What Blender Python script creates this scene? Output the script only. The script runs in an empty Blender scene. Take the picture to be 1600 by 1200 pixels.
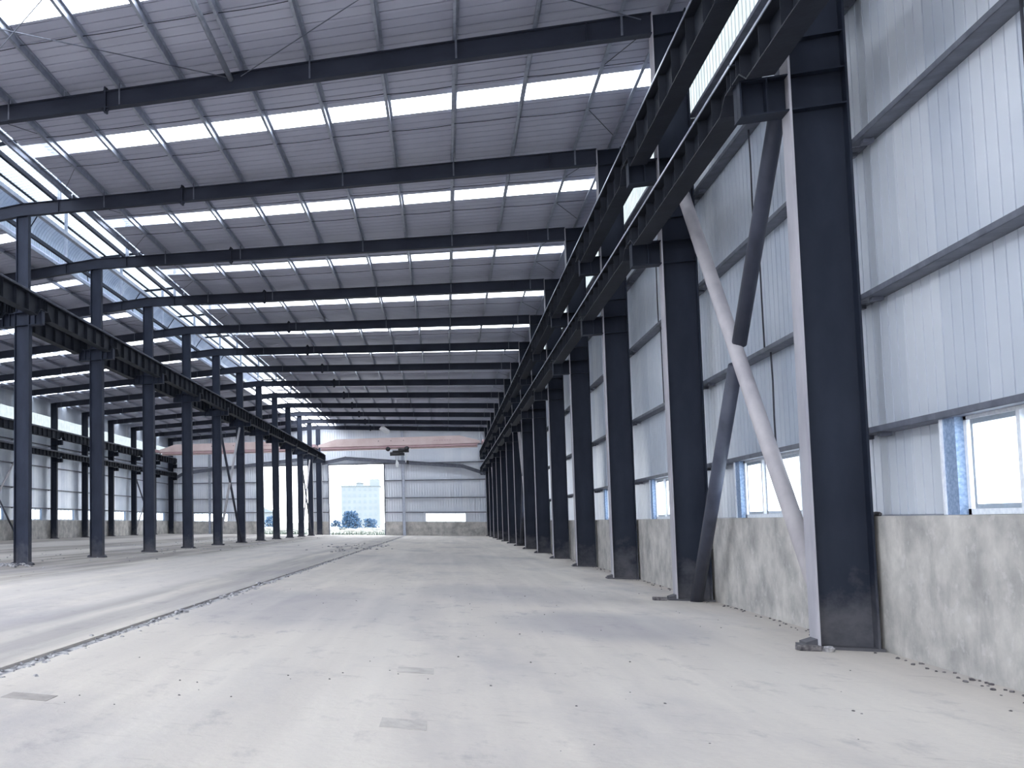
import bpy, math, random
from mathutils import Vector, Matrix
R = random.Random(7)
SC = bpy.context.scene
COL = SC.collection

# ------------------------------------------------------------------ dimensions (metres)
Y1, BAY = 14.958, 7.9737          # first visible column line, bay length
def YK(k): return Y1 + (k - 1) * BAY
def CY(k): return YK(k) + 0.16    # column centre line
XR0, XR1 = 4.30, 4.92             # right wall columns
XC = -14.2                        # ridge / middle row
XLa, XLb = -14.51, -13.92         # middle columns
XW0, XW1 = -33.22, -32.62         # left wall columns
YF = 119.2                        # far wall
SL = 0.05                         # roof slope
def ztop(x): return 12.74 - SL * (x if x > XC else 2 * XC - x)      # top of roof beams
def zbot(x): return ztop(x) - 0.47
YN = -48.9                         # near end of what is built
ORD = ['zeroth', 'first', 'second', 'third', 'fourth', 'fifth', 'sixth', 'seventh', 'eighth', 'ninth', 'tenth',
       'eleventh', 'twelfth', 'thirteenth', 'fourteenth', 'fifteenth']

# ------------------------------------------------------------------ mesh helpers
class MB:
    def __init__(s): s.v = []; s.f = []
    def add(s, vs, fs):
        o = len(s.v); s.v += [tuple(v) for v in vs]; s.f += [tuple(i + o for i in f) for f in fs]; return s
    def box(s, x0, x1, y0, y1, z0, z1):
        return s.add([(x0,y0,z0),(x1,y0,z0),(x1,y1,z0),(x0,y1,z0),(x0,y0,z1),(x1,y0,z1),(x1,y1,z1),(x0,y1,z1)],
                     [(0,3,2,1),(4,5,6,7),(0,1,5,4),(1,2,6,5),(2,3,7,6),(3,0,4,7)])
    def prism(s, poly, a, b, axis):
        """polygon extruded from a to b along axis; poly in the two other axes (x:(y,z) y:(x,z) z:(x,y))"""
        def P(p, t): return {'x': (t, p[0], p[1]), 'y': (p[0], t, p[1]), 'z': (p[0], p[1], t)}[axis]
        n = len(poly); vs = [P(p, a) for p in poly] + [P(p, b) for p in poly]
        return s.add(vs, [tuple(range(n - 1, -1, -1)), tuple(range(n, 2 * n))] + [(i, (i + 1) % n, n + (i + 1) % n, n + i) for i in range(n)])
    def tube(s, p0, p1, r, n=10, r1=None):
        p0, p1 = Vector(p0), Vector(p1); d = (p1 - p0).normalized()
        u = d.orthogonal().normalized(); w = d.cross(u); r1 = r if r1 is None else r1
        vs = [p0 + (u * math.cos(2*math.pi*i/n) + w * math.sin(2*math.pi*i/n)) * r for i in range(n)] + \
             [p1 + (u * math.cos(2*math.pi*i/n) + w * math.sin(2*math.pi*i/n)) * r1 for i in range(n)]
        return s.add(vs, [tuple(range(n - 1, -1, -1)), tuple(range(n, 2*n))] + [(i, (i+1) % n, n + (i+1) % n, n + i) for i in range(n)])
    def path(s, pts, r, n=6):
        for a, b in zip(pts, pts[1:]): s.tube(a, b, r, n)
        return s
    def lump(s, c, rx, ry, rz, rnd, nu=7, nv=5):
        vs = [(c[0], c[1], c[2] - rz)]; fs = []
        for j in range(1, nv):
            t = math.pi * j / nv
            for i in range(nu):
                a = 2 * math.pi * i / nu; q = 0.75 + 0.5 * rnd.random()
                vs.append((c[0] + rx*q*math.sin(t)*math.cos(a), c[1] + ry*q*math.sin(t)*math.sin(a), c[2] - rz*q*math.cos(t)))
        vs.append((c[0], c[1], c[2] + rz)); m = len(vs) - 1
        for i in range(nu):
            fs.append((0, 1 + (i+1) % nu, 1 + i)); fs.append((m, m - nu + i, m - nu + (i+1) % nu))
            for j in range(nv - 2):
                a, b = 1 + j*nu + i, 1 + j*nu + (i+1) % nu; fs.append((a, b, b + nu, a + nu))
        return s.add(vs, fs)
    def mesh(s, name, mat):
        me = bpy.data.meshes.new(name); me.from_pydata(s.v, [], s.f); me.update()
        me.materials.append(mat); return me
    def build(s, name, mat, parent=None, smooth=False):
        me = s.mesh(name, mat)
        if smooth:
            for p in me.polygons: p.use_smooth = True
        o = bpy.data.objects.new(name, me); COL.objects.link(o)
        if parent is not None: o.parent = parent
        return o


def empty(name, loc):
    o = bpy.data.objects.new(name, None); COL.objects.link(o); o.location = loc; o.empty_display_size = .2; return o
def tag(o, label, cat, group=None, kind='thing'):
    o['label'] = label; o['category'] = cat; o['kind'] = kind
    if group: o['group'] = group
    return o
def struct(o, label=None):
    o['kind'] = 'structure'
    if label: o['label'] = label
    return o
def copy_tree(o, parent=None):
    c = o.copy(); COL.objects.link(c); c.parent = parent
    if parent is not None: c.matrix_parent_inverse = o.matrix_parent_inverse.copy()
    for ch in list(o.children): copy_tree(ch, c)
    return c

# ------------------------------------------------------------------ materials
def node_mat(name):
    m = bpy.data.materials.new(name); m.use_nodes = True
    nt = m.node_tree; b = nt.nodes['Principled BSDF']; return m, nt, b
def N(nt, t, **kw):
    n = nt.nodes.new(t)
    for k, v in kw.items(): setattr(n, k, v)
    return n
def L(nt, a, b): nt.links.new(a, b)
def srgb(r, g, b):
    f = lambda c: (c/255/12.92) if c/255 <= .04045 else ((c/255 + .055)/1.055)**2.4
    return (f(r), f(g), f(b), 1)
def mix_rgb(nt, fac, a, b):
    m = N(nt, 'ShaderNodeMix', data_type='RGBA')
    for sock, val in ((m.inputs[0], fac), (m.inputs[6], a), (m.inputs[7], b)):
        if hasattr(val, 'is_linked') or hasattr(val, 'links'): L(nt, val, sock)
        else: sock.default_value = val
    return m.outputs[2]
def noise(nt, vec, scale, detail=4, rough=.55, lo=.35, hi=.65):
    n = N(nt, 'ShaderNodeTexNoise'); n.inputs['Scale'].default_value = scale; n.inputs['Detail'].default_value = detail
    n.inputs['Roughness'].default_value = rough
    if vec is not None: L(nt, vec, n.inputs['Vector'])
    r = N(nt, 'ShaderNodeMapRange'); r.inputs[1].default_value = lo; r.inputs[2].default_value = hi
    L(nt, n.outputs[0], r.inputs[0]); return r.outputs[0]
def obj_coord(nt, scale=(1, 1, 1)):
    t = N(nt, 'ShaderNodeTexCoord'); mp = N(nt, 'ShaderNodeMapping'); mp.inputs['Scale'].default_value = scale
    L(nt, t.outputs['Object'], mp.inputs[0]); return mp.outputs[0]
def pos_coord(nt, scale=(1, 1, 1)):
    g = N(nt, 'ShaderNodeNewGeometry'); mp = N(nt, 'ShaderNodeMapping'); mp.inputs['Scale'].default_value = scale
    L(nt, g.outputs['Position'], mp.inputs[0]); return mp.outputs[0]
def plain(name, c1, c2, scale=3, rough=.6, metal=0, stretch=(1, 1, 1), bump=0, spec=.5):
    m, nt, b = node_mat(name); v = obj_coord(nt, stretch)
    f = noise(nt, v, scale); L(nt, mix_rgb(nt, f, c1, c2), b.inputs['Base Color'])
    b.inputs['Roughness'].default_value = rough; b.inputs['Metallic'].default_value = metal
    b.inputs['Specular IOR Level'].default_value = spec
    if bump:
        bp = N(nt, 'ShaderNodeBump'); bp.inputs['Strength'].default_value = bump; bp.inputs['Distance'].default_value = .02
        f2 = noise(nt, v, scale * 6); L(nt, f2, bp.inputs['Height']); L(nt, bp.outputs[0], b.inputs['Normal'])
    return m

M = {}
M['steel'] = plain('navy_painted_steel', srgb(28, 34, 48), srgb(38, 44, 58), 2.2, .6, 0, (1, 1, .4), .05, .22)
M['steel_dark'] = plain('charcoal_painted_steel', srgb(27, 31, 41), srgb(37, 41, 51), 2.5, .6, 0, (1, 1, 1), .05, .22)
M['steel_lit'] = plain('lit_navy_painted_steel', srgb(38, 44, 60), srgb(48, 54, 71), 2.2, .6, 0, (1, 1, .4), .05, .25)  # navy lightened: stronger light on the middle columns is in the colour
M['flange_pale'] = plain('lit_dusty_flange_face', srgb(150, 149, 158), srgb(178, 176, 183), 1.6, .7, 0, (1, 1, .3))  # hall light on the inner flange put into the colour, along with dust
M['galv'] = plain('galvanised_steel', srgb(152, 158, 174), srgb(174, 180, 194), 5, .36, .5)
M['galv_blue'] = plain('blue_grey_galvanised_stud', srgb(120, 145, 180), srgb(160, 180, 208), 26, .45, .3)
M['girt'] = plain('dull_grey_wall_rail_steel', srgb(84, 88, 102), srgb(108, 112, 125), 4, .5, .2)
M['rod'] = plain('dark_rod_steel', srgb(40, 42, 54), srgb(56, 58, 70), 4, .6, .2)
M['pipe_light'] = plain('dusty_grey_pipe', srgb(166, 162, 168), srgb(186, 182, 186), 3, .6, 0, (1, 1, .3))
M['pipe_dark'] = plain('charcoal_pipe', srgb(52, 56, 72), srgb(70, 74, 90), 3, .55, 0, (1, 1, .3))
M['frame'] = plain('white_window_frame', srgb(212, 218, 228), srgb(232, 236, 242), 18, .5)
M['crane'] = plain('faded_orange_crane_paint', srgb(196, 174, 172), srgb(207, 188, 186), 1.2, .5)
M['crane_band'] = plain('salmon_crane_paint', srgb(176, 146, 150), srgb(187, 158, 162), 1.2, .5)
M['black'] = plain('black_hoist_paint', srgb(26, 26, 32), srgb(40, 40, 46), 6, .5)
M['white'] = plain('white_paint', srgb(225, 228, 232), srgb(238, 240, 242), 6, .5)
M['brick'] = plain('dark_dusty_brick', srgb(62, 60, 66), srgb(120, 116, 118), 14, .9, 0, (1, 1, 1), .3)
M['rubble'] = plain('grey_rubble', srgb(92, 92, 100), srgb(190, 188, 190), 9, .95, 0, (1, 1, 1), .3)
M['patch'] = plain('grey_mortar_patch', srgb(156, 150, 146), srgb(178, 172, 166), 5, .9, 0, (1, 1, 1), .15)
M['patch_dark'] = plain('dark_mortar_patch', srgb(136, 130, 127), srgb(156, 150, 146), 6, .9, 0, (1, 1, 1), .15)

def dusty(name, c1, c2):
    m, nt, b = node_mat(name); v = obj_coord(nt, (1, 1, .4)); c = mix_rgb(nt, noise(nt, v, 2.2), c1, c2)
    sp = N(nt, 'ShaderNodeSeparateXYZ'); L(nt, obj_coord(nt), sp.inputs[0])
    n2 = noise(nt, pos_coord(nt), 2.2, 6, .65, .35, .7)
    h = N(nt, 'ShaderNodeMath', operation='MULTIPLY_ADD'); L(nt, n2, h.inputs[0]); h.inputs[1].default_value = .9; L(nt, sp.outputs[2], h.inputs[2])
    r = N(nt, 'ShaderNodeMapRange'); r.inputs[1].default_value = 1.25; r.inputs[2].default_value = .25; r.inputs[3].default_value = 0; r.inputs[4].default_value = .5; L(nt, h.outputs[0], r.inputs[0])
    L(nt, mix_rgb(nt, r.outputs[0], c, srgb(116, 114, 118)), b.inputs['Base Color'])
    b.inputs['Roughness'].default_value = .6; b.inputs['Specular IOR Level'].default_value = .22; return m
M['steel'] = dusty('navy_steel_with_floor_dust', srgb(27, 33, 47), srgb(37, 43, 57))
M['steel_lit'] = dusty('lit_navy_steel_with_floor_dust', srgb(40, 46, 62), srgb(50, 56, 73))  # middle columns: their extra light painted into the navy, floor dust at the foot
M['steel_beam'] = plain('slate_beam_paint', srgb(42, 46, 60), srgb(52, 56, 70), 2.2, .6, 0, (.4, 1, 1), .05, .25)
def cladding(name, axis, c1, c2, rough=.42, metal=.35, sheet=.9, spread=.55):
    """ribbed sheet metal: each sheet its own tone, soft cloudy finish"""
    m, nt, b = node_mat(name); v = pos_coord(nt)
    sp = N(nt, 'ShaderNodeSeparateXYZ'); L(nt, v, sp.inputs[0])
    d = N(nt, 'ShaderNodeMath', operation='DIVIDE'); L(nt, sp.outputs[axis], d.inputs[0]); d.inputs[1].default_value = sheet
    fl = N(nt, 'ShaderNodeMath', operation='FLOOR'); L(nt, d.outputs[0], fl.inputs[0])
    wn = N(nt, 'ShaderNodeTexWhiteNoise', noise_dimensions='1D'); L(nt, fl.outputs[0], wn.inputs['W'])
    nz = noise(nt, pos_coord(nt, (.5, .5, .5)), 1.3, 3, .5, .3, .7)
    a = N(nt, 'ShaderNodeMath', operation='MULTIPLY'); L(nt, wn.outputs[0], a.inputs[0]); a.inputs[1].default_value = spread
    a2 = N(nt, 'ShaderNodeMath', operation='MULTIPLY_ADD'); L(nt, nz, a2.inputs[0]); a2.inputs[1].default_value = 1 - spread; L(nt, a.outputs[0], a2.inputs[2])
    L(nt, mix_rgb(nt, a2.outputs[0], c1, c2), b.inputs['Base Color'])
    b.inputs['Roughness'].default_value = rough; b.inputs['Metallic'].default_value = metal
    return m
M['clad_side'] = cladding('side_wall_cladding', 1, srgb(188, 198, 214), srgb(230, 235, 243))
M['clad_end'] = cladding('end_wall_cladding', 0, srgb(220, 226, 237), srgb(238, 241, 248), .5, .05)
M['clad_roof'] = cladding('roof_cladding', 1, srgb(172, 174, 192), srgb(192, 194, 210), .5, .2, 1.2)

def translucent(name, col, trans=.7, streak=None):
    m = bpy.data.materials.new(name); m.use_nodes = True; nt = m.node_tree; nt.nodes.clear()
    out = N(nt, 'ShaderNodeOutputMaterial'); t = N(nt, 'ShaderNodeBsdfTransparent'); t.inputs[0].default_value = col
    d = N(nt, 'ShaderNodeBsdfTranslucent')
    f = noise(nt, pos_coord(nt, streak or (1, 1, 1)), 2.0, 3)
    L(nt, mix_rgb(nt, f, tuple(c * .86 for c in col[:3]) + (1,), col), d.inputs[0])
    mx = N(nt, 'ShaderNodeMixShader'); mx.inputs[0].default_value = trans
    L(nt, d.outputs[0], mx.inputs[1]); L(nt, t.outputs[0], mx.inputs[2]); L(nt, mx.outputs[0], out.inputs[0]); return m
M['skylight'] = translucent('clear_skylight_sheet', (.97, .98, 1, 1), .8)
M['monitor_sheet'] = translucent('ridge_vent_sheet', (.20, .225, .25, 1), .0, (.3, 6, 1))
M['clerestory'] = translucent('clerestory_sheet', (.24, .26, .265, 1), .0)
M['glass'] = translucent('dusty_window_glass', (.93, .97, 1, 1), .55, (4, 4, 4))

def floor_mat():
    m, nt, b = node_mat('dusty_concrete_floor')
    g = N(nt, 'ShaderNodeNewGeometry'); P = g.outputs['Position']
    def mp(sx, sy): 
        q = N(nt, 'ShaderNodeMapping'); q.inputs['Scale'].default_value = (sx, sy, 1); L(nt, P, q.inputs[0]); return q.outputs[0]
    sp = N(nt, 'ShaderNodeSeparateXYZ'); L(nt, P, sp.inputs[0])
    # wobble the lane edges
    wob = N(nt, 'ShaderNodeTexNoise'); wob.inputs['Scale'].default_value = 1.0; wob.inputs['Detail'].default_value = 5; L(nt, mp(.5, .16), wob.inputs['Vector'])
    wx = N(nt, 'ShaderNodeMath', operation='MULTIPLY_ADD'); L(nt, wob.outputs[0], wx.inputs[0]); wx.inputs[1].default_value = 1.6; L(nt, sp.outputs[0], wx.inputs[2])
    xr = N(nt, 'ShaderNodeMapRange'); xr.inputs[1].default_value = -34; xr.inputs[2].default_value = 6; L(nt, wx.outputs[0], xr.inputs[0])
    ramp = N(nt, 'ShaderNodeValToRGB'); cr = ramp.color_ramp; cr.interpolation = 'LINEAR'
    clean, grey, dirt, lane = srgb(184, 177, 170), srgb(156, 151, 148), srgb(134, 128, 124), srgb(186, 180, 176)
    def pos(x): return (x + .8 + 34) / 40
    stops = [(-33, dirt), (-28.5, dirt), (-27.5, lane), (-23.5, lane), (-22.5, dirt), (-19.5, dirt), (-18.8, lane), (-17.6, lane), (-16.6, dirt), (-11.4, dirt), (-10.2, lane), (-6.5, lane), (-6.0, grey), (-4.5, grey), (-4.3, clean), (5, clean)]
    while len(cr.elements) < len(stops): cr.elements.new(.5)
    for e, (x, c) in zip(cr.elements, stops): e.position = max(0, min(1, pos(x))); e.color = c
    L(nt, xr.outputs[0], ramp.inputs[0])
    base = ramp.outputs[0]
    # long tyre streaks, blotches, fine grain, worn dark areas
    s1 = noise(nt, mp(1.0, .06), 1.5, 4, .55, .45, .85)
    c = mix_rgb(nt, s1, base, srgb(204, 196, 186))
    s2 = noise(nt, mp(.34, .12), 1.0, 6, .62, .50, .72)
    k = N(nt, 'ShaderNodeMath', operation='MULTIPLY'); L(nt, s2, k.inputs[0]); k.inputs[1].default_value = .75
    c = mix_rgb(nt, k.outputs[0], c, srgb(140, 137, 142))
    s3 = noise(nt, mp(1.2, .55), 2.0, 8, .7, .56, .75)
    k2 = N(nt, 'ShaderNodeMath', operation='MULTIPLY'); L(nt, s3, k2.inputs[0]); k2.inputs[1].default_value = .55
    c = mix_rgb(nt, k2.outputs[0], c, srgb(118, 115, 120))
    s4 = noise(nt, mp(6, 6), 3.0, 6, .7, .3, .7)
    k3 = N(nt, 'ShaderNodeMath', operation='MULTIPLY'); L(nt, s4, k3.inputs[0]); k3.inputs[1].default_value = .16
    c = mix_rgb(nt, k3.outputs[0], c, srgb(150, 146, 150))
    # two large worn patches of darker concrete
    for (px_, py_, rx, ry, amt) in ((-2.6, 18.5, 3.2, 5.5, .42), (2.2, 17.0, 1.9, 3.0, .5), (1.2, 23.5, 3.0, 4.0, .35), (-1.0, 44, 5, 10, .25)):
        q = N(nt, 'ShaderNodeMapping'); q.vector_type = 'POINT'
        q.inputs['Location'].default_value = (-px_/rx, -py_/ry, 0); q.inputs['Scale'].default_value = (1/rx, 1/ry, 0); L(nt, P, q.inputs[0])
        ad = N(nt, 'ShaderNodeVectorMath', operation='LENGTH'); L(nt, q.outputs[0], ad.inputs[0])
        jn = N(nt, 'ShaderNodeMath', operation='MULTIPLY_ADD'); L(nt, s3, jn.inputs[0]); jn.inputs[1].default_value = -.35; L(nt, ad.outputs['Value'], jn.inputs[2])
        r = N(nt, 'ShaderNodeMapRange'); r.interpolation_type = 'SMOOTHSTEP'; r.inputs[1].default_value = 1.0; r.inputs[2].default_value = .45; r.inputs[3].default_value = 0; r.inputs[4].default_value = amt
        L(nt, jn.outputs[0], r.inputs[0]); c = mix_rgb(nt, r.outputs[0], c, srgb(132, 130, 138))
    # scuffs lying across the hall, speckle
    s5 = noise(nt, mp(.9, 3.2), 1.6, 7, .68, .60, .74)
    k5 = N(nt, 'ShaderNodeMath', operation='MULTIPLY'); L(nt, s5, k5.inputs[0]); k5.inputs[1].default_value = .45
    c = mix_rgb(nt, k5.outputs[0], c, srgb(112, 107, 108))
    s6 = noise(nt, mp(30, 30), 1.0, 4, .7, .62, .72)
    k6 = N(nt, 'ShaderNodeMath', operation='MULTIPLY'); L(nt, s6, k6.inputs[0]); k6.inputs[1].default_value = .28
    c = mix_rgb(nt, k6.outputs[0], c, srgb(120, 114, 112))
    s7 = noise(nt, mp(1.1, .035), 1.0, 3, .5, .50, .72)
    k7 = N(nt, 'ShaderNodeMath', operation='MULTIPLY'); L(nt, s7, k7.inputs[0]); k7.inputs[1].default_value = .30
    c = mix_rgb(nt, k7.outputs[0], c, srgb(206, 200, 192))
    L(nt, c, b.inputs['Base Color']); b.inputs['Roughness'].default_value = .82; b.inputs['Specular IOR Level'].default_value = .3
    bp = N(nt, 'ShaderNodeBump'); bp.inputs['Strength'].default_value = .25; bp.inputs['Distance'].default_value = .03
    L(nt, noise(nt, mp(2, 2), 4.0, 8, .7, .2, .8), bp.inputs['Height']); L(nt, bp.outputs[0], b.inputs['Normal'])
    return m
M['floor'] = floor_mat()

def concrete_wall():
    m, nt, b = node_mat('rendered_concrete_wall'); v = pos_coord(nt)
    a = noise(nt, pos_coord(nt, (1, 1, 1)), 1.4, 7, .62, .34, .68); c = mix_rgb(nt, a, srgb(150, 148, 146), srgb(204, 200, 195))
    s = noise(nt, pos_coord(nt, (2, 2, .6)), 1.6, 7, .65, .52, .72)
    k = N(nt, 'ShaderNodeMath', operation='MULTIPLY'); L(nt, s, k.inputs[0]); k.inputs[1].default_value = .4
    c = mix_rgb(nt, k.outputs[0], c, srgb(116, 114, 116))
    p = noise(nt, pos_coord(nt, (1, 1, 1)), 5.0, 5, .6, .58, .66); k2 = N(nt, 'ShaderNodeMath', operation='MULTIPLY'); L(nt, p, k2.inputs[0]); k2.inputs[1].default_value = .35
    c = mix_rgb(nt, k2.outputs[0], c, srgb(208, 205, 204))
    L(nt, c, b.inputs['Base Color']); b.inputs['Roughness'].default_value = .85
    bp = N(nt, 'ShaderNodeBump'); bp.inputs['Strength'].default_value = .25; bp.inputs['Distance'].default_value = .02
    L(nt, a, bp.inputs['Height']); L(nt, bp.outputs[0], b.inputs['Normal']); return m
M['plinth'] = concrete_wall()
M['ground'] = plain('pale_dry_ground', srgb(96, 99, 96), srgb(128, 128, 122), .35, .95)
M['weeds'] = plain('pale_weeds', srgb(70, 82, 78), srgb(112, 120, 108), 2.5, .95)
M['bldg'] = plain('pale_far_building', srgb(102, 109, 113), srgb(107, 114, 118), .2, .9)
M['bldg_win'] = plain('grey_far_window', srgb(90, 100, 107), srgb(96, 106, 113), .5, .6)
M['leaf'] = plain('haze_blued_leaves', srgb(24, 52, 80), srgb(36, 68, 96), 1.5, .8)  # blue of the distant haze mixed into the leaf colour
M['bark'] = plain('dark_bark', srgb(40, 46, 52), srgb(60, 66, 70), 3, .9)

# ------------------------------------------------------------------ setting: floor, ground
GX0, GX1 = -4.50, -4.27       # lengthwise joint in the slab
fl = empty('floor', (0, 0, 0)); struct(fl)
mb = MB(); mb.box(-33.6, GX0, YN, YF + .4, -.25, 0); mb.box(GX1, 5.2, YN, YF + .4, -.25, 0); mb.build('slab', M['floor'], fl)
MB().box(GX0, GX1, YN, YF + .4, -.25, -.035).build('joint', M['rubble'], fl)
mb = MB(); mb.box(-900, 900, YF + .4, 1500, -.3, -.04); mb.box(5.25, 300, YN, YF + .4, -.3, -.04); mb.box(-300, -33.9, YN, YF + .4, -.3, -.04)
mb.box(-300, 300, -160, YN, -.3, -.04)
struct(mb.build('ground', M['ground']))

# ------------------------------------------------------------------ walls
RIB = .2243
def ribs(a0, a1, step=RIB, w=.022, dep=.05):
    """(coordinate, depth) pairs of a ribbed sheet from a0 to a1"""
    out = [(a0, 0)]; n0 = math.ceil((a0 + .05) / step)
    i = n0
    while i * step + w + .02 < a1:
        a = i * step; out += [(a, 0), (a + .002, dep), (a + w - .002, dep), (a + w, 0)]; i += 1
    out.append((a1, 0)); return out
def sheet(mb, pts, place, t0, t1):
    """pts (a, d) -> place(a, d, t) between t0 and t1"""
    vs = []
    for a, d in pts: vs += [place(a, d, t0), place(a, d, t1)]
    return mb.add(vs, [(2*i, 2*i+2, 2*i+3, 2*i+1) for i in range(len(pts) - 1)])
def side_wall(name, xin, xclad, out, y0, y1, win_bays):
    """side wall: concrete plinth, ribbed cladding around the windows, translucent clerestory band"""
    root = empty(name, (0, 0, 0)); struct(root)
    MB().box(min(xin, xin + out*.30), max(xin, xin + out*.30), y0, y1, 0, 1.685).build('plinth', M['plinth'], root)
    pl = lambda a, d, t: (xclad + out * d, a, t)
    mb = MB(); cur = y0
    for k in win_bays:
        sheet(mb, ribs(cur, YK(k) + 2.0), pl, 1.685, 2.75); cur = YK(k) + 6.3
    sheet(mb, ribs(cur, y1), pl, 1.685, 2.75)
    full = ribs(y0, y1)
    sheet(mb, full, pl, 2.75, 10.18); sheet(mb, full, pl, 11.28, 12.72)
    mb.build('cladding', M['clad_side'], root)
    mb = MB(); sheet(mb, full, pl, 10.18, 11.28); mb.build('clerestory_band', M['clerestory'], root)
    MB().box(min(xclad - out*.02, xclad + out*.05), max(xclad - out*.02, xclad + out*.05), y0, y1, 1.685, 1.705).build('base_trim', M['galv'], root)
    return root
RB = list(range(0, 13)); LBW = list(range(7, 14))
side_wall('wall_right', 4.967, 5.13, 1, YN, YF + .2, RB)
side_wall('wall_left', -33.32, -33.48, -1, YN, YF + .2, LBW)

WN = [0]
def side_window(k, xf, out):
    WN[0] += 1
    root = empty('window_%d' % WN[0], (xf, YK(k) + 2.0, 1.69)); struct(root)
    W, H = 4.0, 1.06
    a, b = sorted((-.0 * out, .07 * out))
    fr = MB()
    fr.box(a, b, 0, W, 0, .06); fr.box(a, b, 0, W, H - .06, H); fr.box(a, b, 0, .06, 0, H); fr.box(a, b, W - .06, W, 0, H)
    fr.build('frame', M['frame'], root)
    n = 4; w = (W - .12) / n
    for i in range(1, n):
        MB().box(a, b, .06 + i*w - .035, .06 + i*w + .035, .06, H - .06).build('mullion', M['frame'], root)
    for i in range(n):
        o = .02 * out if i % 2 else .045 * out
        MB().box(min(o, o + .008), max(o, o + .008), .06 + i*w + .03, .06 + (i+1)*w - .03, .06, H - .06).build('pane', M['glass'], root)
        s0, s1 = min(o, o + .02*out), max(o, o + .02*out)
        sh = MB()
        for q in (.06 + i*w + .03, .06 + (i+1)*w - .08): sh.box(s0, s1, q, q + .05, .06, H - .06)
        sh.box(s0, s1, .06 + i*w + .03, .06 + (i+1)*w - .03, .06, .11); sh.box(s0, s1, .06 + i*w + .03, .06 + (i+1)*w - .03, H - .11, H - .06)
        sh.build('sash', M['frame'], root)
    j0, j1 = sorted((-.07 * out, .09 * out))
    MB().box(j0, j1, W, W + .26, 0, H).build('jamb_stud', M['galv_blue'], root)
    j0, j1 = sorted((-.085 * out, .05 * out))
    MB().box(j0, j1, W + .26, W + .31, 0, H).build('jamb_trim', M['frame'], root)
    return root
for k in RB: side_window(k, 5.06, 1)
for k in LBW: side_window(k, -33.40, -1)

# far wall with two door openings and two long windows
DOORS = [(-21.7, -15.3), (-13.1, -6.7)]; DH = 8.53
FW = [(-30.0, -25.6), (-2.18, 2.11)]
root = empty('wall_far', (0, 0, 0)); struct(root)
pl = lambda a, d, t: (a, YF + d, t)
mb = MB(); segs = [(-33.5, -21.7), (-15.3, -13.1), (-6.7, 5.13)]
for a, b in segs: mb.box(a, b, YF - .12, YF + .2, 0, 1.62)
mb.build('plinth', M['plinth'], root)
mb = MB()
def fw(a, b, t0, t1): sheet(mb, ribs(a, b, .28, .09, .12), pl, t0, t1)
for a, b in segs:
    w = [q for q in FW if a < q[0] < b]
    if w: fw(a, w[0][0], 1.62, 2.64); fw(w[0][1], b, 1.62, 2.64)
    else: fw(a, b, 1.62, 2.64)
    fw(a, b, 2.64, DH)
fw(-33.5, 5.13, DH, 12.45)
def gable(mb, a, b):
    pts = ribs(a, b, .28, .09, .12); vs = []
    for x, d in pts: vs += [(x, YF + d, 12.45), (x, YF + d, ztop(x) + .2)]
    mb.add(vs, [(2*i, 2*i+2, 2*i+3, 2*i+1) for i in range(len(pts) - 1)])
gable(mb, -33.5, XC); gable(mb, XC, 5.13)
mb.build('cladding', M['clad_end'], root)
for i, (a, b) in enumerate(DOORS):
    d = empty('door_%d' % (i + 1), ((a + b)/2, YF, 0)); struct(d); w = (b - a)/2
    MB().box(-w - .08, -w + .04, -.14, .22, 0, DH).build('jamb', M['girt'], d); MB().box(w - .04, w + .08, -.14, .22, 0, DH).build('jamb', M['girt'], d)
    MB().box(-w - .08, w + .08, -.14, .22, DH, DH + .12).build('lintel', M['girt'], d)
for i, (a, b) in enumerate(FW):
    WN[0] += 1; r = empty('window_%d' % WN[0], (a, YF, 1.62)); struct(r); W = b - a; H = 1.02
    fr = MB(); fr.box(0, W, -.05, .05, 0, .05).box(0, W, -.05, .05, H - .05, H).box(0, .05, -.05, .05, 0, H).box(W - .05, W, -.05, .05, 0, H); fr.build('frame', M['frame'], r)
    for j in range(4):
        MB().box(.05 + j*(W-.1)/4 + .02, .05 + (j+1)*(W-.1)/4 - .02, 0, .01, .05, H - .05).build('pane', M['glass'], r)
        if j: MB().box(.05 + j*(W-.1)/4 - .03, .05 + j*(W-.1)/4 + .03, -.04, .04, .05, H - .05).build('mullion', M['frame'], r)

# ------------------------------------------------------------------ roof sheets (ceiling) and skylights
XE_R, XE_L = -12.12, -16.28           # edges of the ridge opening
SKY0, SKY1 = 3.34, 4.38               # skylight strip inside each bay
roof = empty('ceiling', (0, 0, 0)); struct(roof)
KB_R = list(range(-7, 14)); KB_L = list(range(-7, 14))
def roof_sheet(xa, xb, bays, name, hipart):
    mb = MB()
    def place(a, d, x): return (x, a, ztop(x) + .205 + d)
    for k in bays:
        y0 = YK(k); y1 = YK(k + 1) if k < 13 else YF + .25
        for (p, q) in ((y0, y0 + SKY0), (y0 + SKY1, y1)):
            sheet(mb, ribs(p, q, .405, .04, .06), place, xa, xb)
    return mb.build(name, M['clad_roof'], roof)
roof_sheet(XE_R, 5.3, KB_R, 'roof_sheet', 0)
roof_sheet(-33.7, XE_L, KB_L, 'roof_sheet', 0)
def sky(k, xa, xb, label, group):
    mb = MB()
    def place(a, d, x): return (x, a, ztop(x) + .215 + d)
    sheet(mb, ribs(YK(k) + SKY0 - .04, YK(k) + SKY1 + .04, .26, .06, .03), place, xa, xb)
    o = mb.build('skylight_strip', M['skylight']); tag(o, label, 'skylight', group)
for k in range(1, 14):
    sky(k, XE_R, 5.3, 'bright skylight strip on the right roof slope, between the %s and %s right columns' % (ORD[k], ORD[min(k+1, 14)]), 'skylights of the right roof slope')
mb = MB()
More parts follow.
